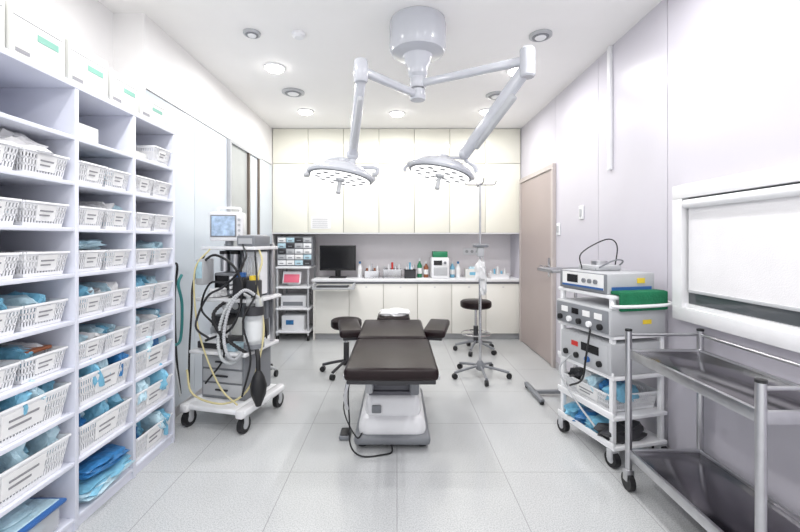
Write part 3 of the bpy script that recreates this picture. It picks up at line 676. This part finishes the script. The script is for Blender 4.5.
# ---------------------------------------------------------------- equipment trolley (right)
m = M('electrosurgical_equipment_trolley'); m.T = RZ(1.355, 2.56, 0, 14)
hx_, hy_ = 0.19, 0.25
for x in (-hx_+0.02, hx_-0.02):
    for y in (-hy_+0.03, hy_-0.03):
        caster(m, x, y, 0.045); m.box(x-0.014, x+0.014, y-0.014, y+0.014, 0.09, 0.985, WHITE, 0.004)
for z in (0.10, 0.27, 0.50, 0.735, 0.965):
    m.box(-hx_, hx_, -hy_, hy_, z, z+0.022, WHITE, 0.005)
    if z < 0.6: m.box(-hx_-0.004, -hx_+0.004, -hy_, hy_, z+0.02, z+0.045, WHITE, 0.002)
m.tube([(-hx_+0.02, -hy_+0.03, 0.95), (-hx_+0.0, -hy_-0.03, 0.93), (hx_-0.02, -hy_-0.03, 0.93), (hx_-0.02, -hy_+0.03, 0.95)], 0.01, WHITE)
m.box(-hx_-0.03, hx_-0.02, -hy_-0.01, hy_-0.02, 0.758, 0.91, LGREY, 0.012); m.box(-hx_-0.036, -hx_-0.028, -hy_+0.005, hy_-0.035, 0.768, 0.90, GREY, 0.004)
for k in range(5): m.cyl((-hx_-0.034, -0.19+k*0.09, 0.80), (-hx_-0.052, -0.19+k*0.09, 0.80), 0.018, WHITE if k % 2 else BLACK, n=14)
for k in range(4): m.box(-hx_-0.040, -hx_-0.034, -0.20+k*0.10, -0.14+k*0.10, 0.84, 0.875, PAPER if k != 2 else BSCREEN)
m.box(0.0, 0.06, -hy_-0.0125, -hy_-0.009, 0.82, 0.845, YEL)
m.box(-hx_-0.01, hx_-0.04, -hy_+0.01, hy_-0.04, 0.522, 0.71, LGREY, 0.012); m.box(-hx_-0.015, -hx_-0.008, -hy_+0.03, hy_-0.06, 0.54, 0.695, LGREY, 0.004)
m.box(-hx_-0.018, -hx_-0.013, -0.15, 0.0, 0.62, 0.67, BSCREEN); m.box(-hx_-0.018, -hx_-0.013, 0.03, 0.09, 0.63, 0.66, RED)
for k in range(4): m.cyl((-hx_-0.013, -0.16+k*0.10, 0.575), (-hx_-0.03, -0.16+k*0.10, 0.575), 0.018, BLUEDEV if k == 1 else BLACK, n=14)
m.box(-0.05, 0.05, -hy_+0.006, -hy_+0.011, 0.62, 0.65, YEL)
m.box(-hx_+0.0, hx_-0.04, -hy_+0.05, hy_-0.03, 0.988, 1.11, LGREY, 0.01); m.box(-hx_-0.006, -hx_+0.002, -hy_+0.05, hy_-0.03, 0.992, 1.105, GREY, 0.003)
m.box(-hx_-0.009, -hx_-0.004, -0.18, 0.19, 1.01, 1.10, PAPER); m.box(-0.16, 0.12, -hy_+0.044, -hy_+0.051, 0.992, 1.03, BLUEDEV)
m.box(-hx_-0.0105, -hx_-0.008, -0.18, 0.19, 1.01, 1.022, BLUEDEV); m.box(0.02, 0.07, -hy_+0.043, -hy_+0.051, 1.05, 1.08, YEL)
for k in range(3): m.cyl((-hx_-0.008, -0.12+k*0.05, 1.055), (-hx_-0.02, -0.12+k*0.05, 1.055), 0.014, GREY, n=12)
m.box(-hx_-0.012, -hx_-0.008, 0.04, 0.14, 1.035, 1.085, BSCREEN)
m.box(-0.10, 0.08, -0.02, 0.16, 1.11, 1.145, LGREY, 0.01); m.cyl((-0.02, 0.06, 1.145), (-0.02, 0.06, 1.17), 0.05, STEEL, n=20)
m.tube([(-0.12, 0.1, 1.12), (-0.14, 0.08, 1.22), (-0.02, 0.0, 1.31), (0.10, 0.04, 1.27), (0.12, 0.08, 1.12)], 0.004, BLACK)
m.tube([(-0.10, 0.0, 1.12), (-0.03, -0.08, 1.18), (0.08, -0.03, 1.17), (0.10, 0.05, 1.12)], 0.005, GREY)
m.box(-0.17, 0.16, -hy_-0.02, -hy_+0.05, 0.99, 1.012, GREEN, 0.008); m.box(-0.17, 0.16, -hy_-0.032, -hy_-0.012, 0.90, 1.01, GREEN, 0.008)
m.merge(basket(0.42, 0.34, 0.11), Matrix.Translation((-0.0, 0, 0.295)) @ Matrix.Rotation(math.pi, 4, 'Z'))
for k in range(5): m.blob((-0.06+0.03*(k % 2), -0.17+0.08*k, 0.40), (0.22, 0.09, 0.10), [BLUEP, BLUED, BLUEL, CLOTH, DGREY][k], 30+k, rot=(10*k-20, 8, 10), boxy=0.6)
for k in range(4): m.blob((-0.06, -0.16+0.105*k, 0.165), (0.26, 0.12, 0.09), [DGREY, BLUEP, BLUED, BLUEP][k], 40+k, rough=0.5)
m.tube([(-hx_-0.03, -0.1, 0.78), (-hx_-0.08, -0.12, 0.6), (-hx_-0.05, -0.05, 0.45), (-hx_-0.02, 0.1, 0.36)], 0.006, BLACK)
m.tube([(-hx_-0.02, 0.1, 0.56), (-hx_-0.07, 0.14, 0.45), (-hx_-0.03, 0.05, 0.30), (-hx_, -0.1, 0.18)], 0.006, LGREY)
m.done()
m = M('mayo_instrument_stand')
m.box(1.20, 1.56, 3.10, 3.42, 1.05, 1.056, STEEL, 0.002)
for a, b, c, d in [(1.20, 1.56, 3.10, 3.108), (1.20, 1.56, 3.412, 3.42), (1.20, 1.208, 3.10, 3.42), (1.552, 1.56, 3.10, 3.42)]: m.box(a, b, c, d, 1.05, 1.075, STEEL, 0.002)
m.cyl((1.50, 3.36, 0.05), (1.50, 3.36, 1.05), 0.013, CHROME); m.cyl((1.50, 3.36, 0.04), (1.50, 3.36, 0.65), 0.019, CHROME)
m.box(1.14, 1.52, 3.34, 3.38, 0.02, 0.05, GREY, 0.01); m.box(1.13, 1.17, 3.16, 3.56, 0.02, 0.05, GREY, 0.01); m.box(1.48, 1.52, 3.16, 3.56, 0.02, 0.05, GREY, 0.01)
for x in (1.15, 1.50):
    for y in (3.18, 3.54): m.cyl((x-0.012, y, 0.022), (x+0.012, y, 0.022), 0.022, BLACK, n=14)
m.cyl((1.26, 3.2, 1.062), (1.44, 3.25, 1.062), 0.005, CHROME, n=8)
m.done()

# ---------------------------------------------------------------- steel work table
m = M('stainless_steel_work_trolley')
x0, x1, y0, y1 = 1.21, 1.585, 1.33, 2.09
m.box(x0, x1, y0, y1, 0.705, 0.725, DSTEEL, 0.003)
for a, b, c, d in [(x0-0.004, x0+0.012, y0, y1), (x1-0.012, x1+0.004, y0, y1), (x0, x1, y0-0.004, y0+0.012), (x0, x1, y1-0.012, y1+0.004)]:
    m.box(a, b, c, d, 0.69, 0.735, STEEL, 0.003)
    m.box(a, b, c, d, 0.17, 0.215, STEEL, 0.003)
m.box(x0, x1, y0, y1, 0.185, 0.20, DSTEEL, 0.002)
for x in (x0, x1):
    for y in (y0, y1):
        m.cyl((x, y, 0.10), (x, y, 0.83), 0.016, STEEL, n=16); m.cyl((x, y, 0.83), (x, y, 0.84), 0.017, BLACK, n=16)
        m.cyl((x-0.014, y, 0.045), (x+0.014, y, 0.045), 0.045, BLACK, n=20); m.box(x-0.022, x+0.022, y-0.018, y+0.018, 0.05, 0.11, STEEL, 0.004)
for z in (0.81,):
    m.cyl((x0, y1, z), (x1, y1, z), 0.008, STEEL); m.cyl((x1, y0, z), (x1, y1, z), 0.008, STEEL); m.cyl((x0, y0, z), (x1, y0, z), 0.008, STEEL)
m.done()

# ---------------------------------------------------------------- world, camera
w_ = bpy.data.worlds.new('World'); scene.world = w_; w_.use_nodes = True
w_.node_tree.nodes['Background'].inputs[0].default_value = (0.97, 0.98, 1, 1); w_.node_tree.nodes['Background'].inputs[1].default_value = 1.15  # added white fill light, enters through the omitted front wall
cam = bpy.data.cameras.new('camera'); cam.lens = 18; cam.sensor_width = 36; cam.shift_y = -25/800; cam.shift_x = 3/800; cam.clip_start = 0.02
co = bpy.data.objects.new('camera', cam); co.location = (0, 0, 1.30); co.rotation_euler = (math.radians(90), 0, 0)
scene.collection.objects.link(co); scene.camera = co
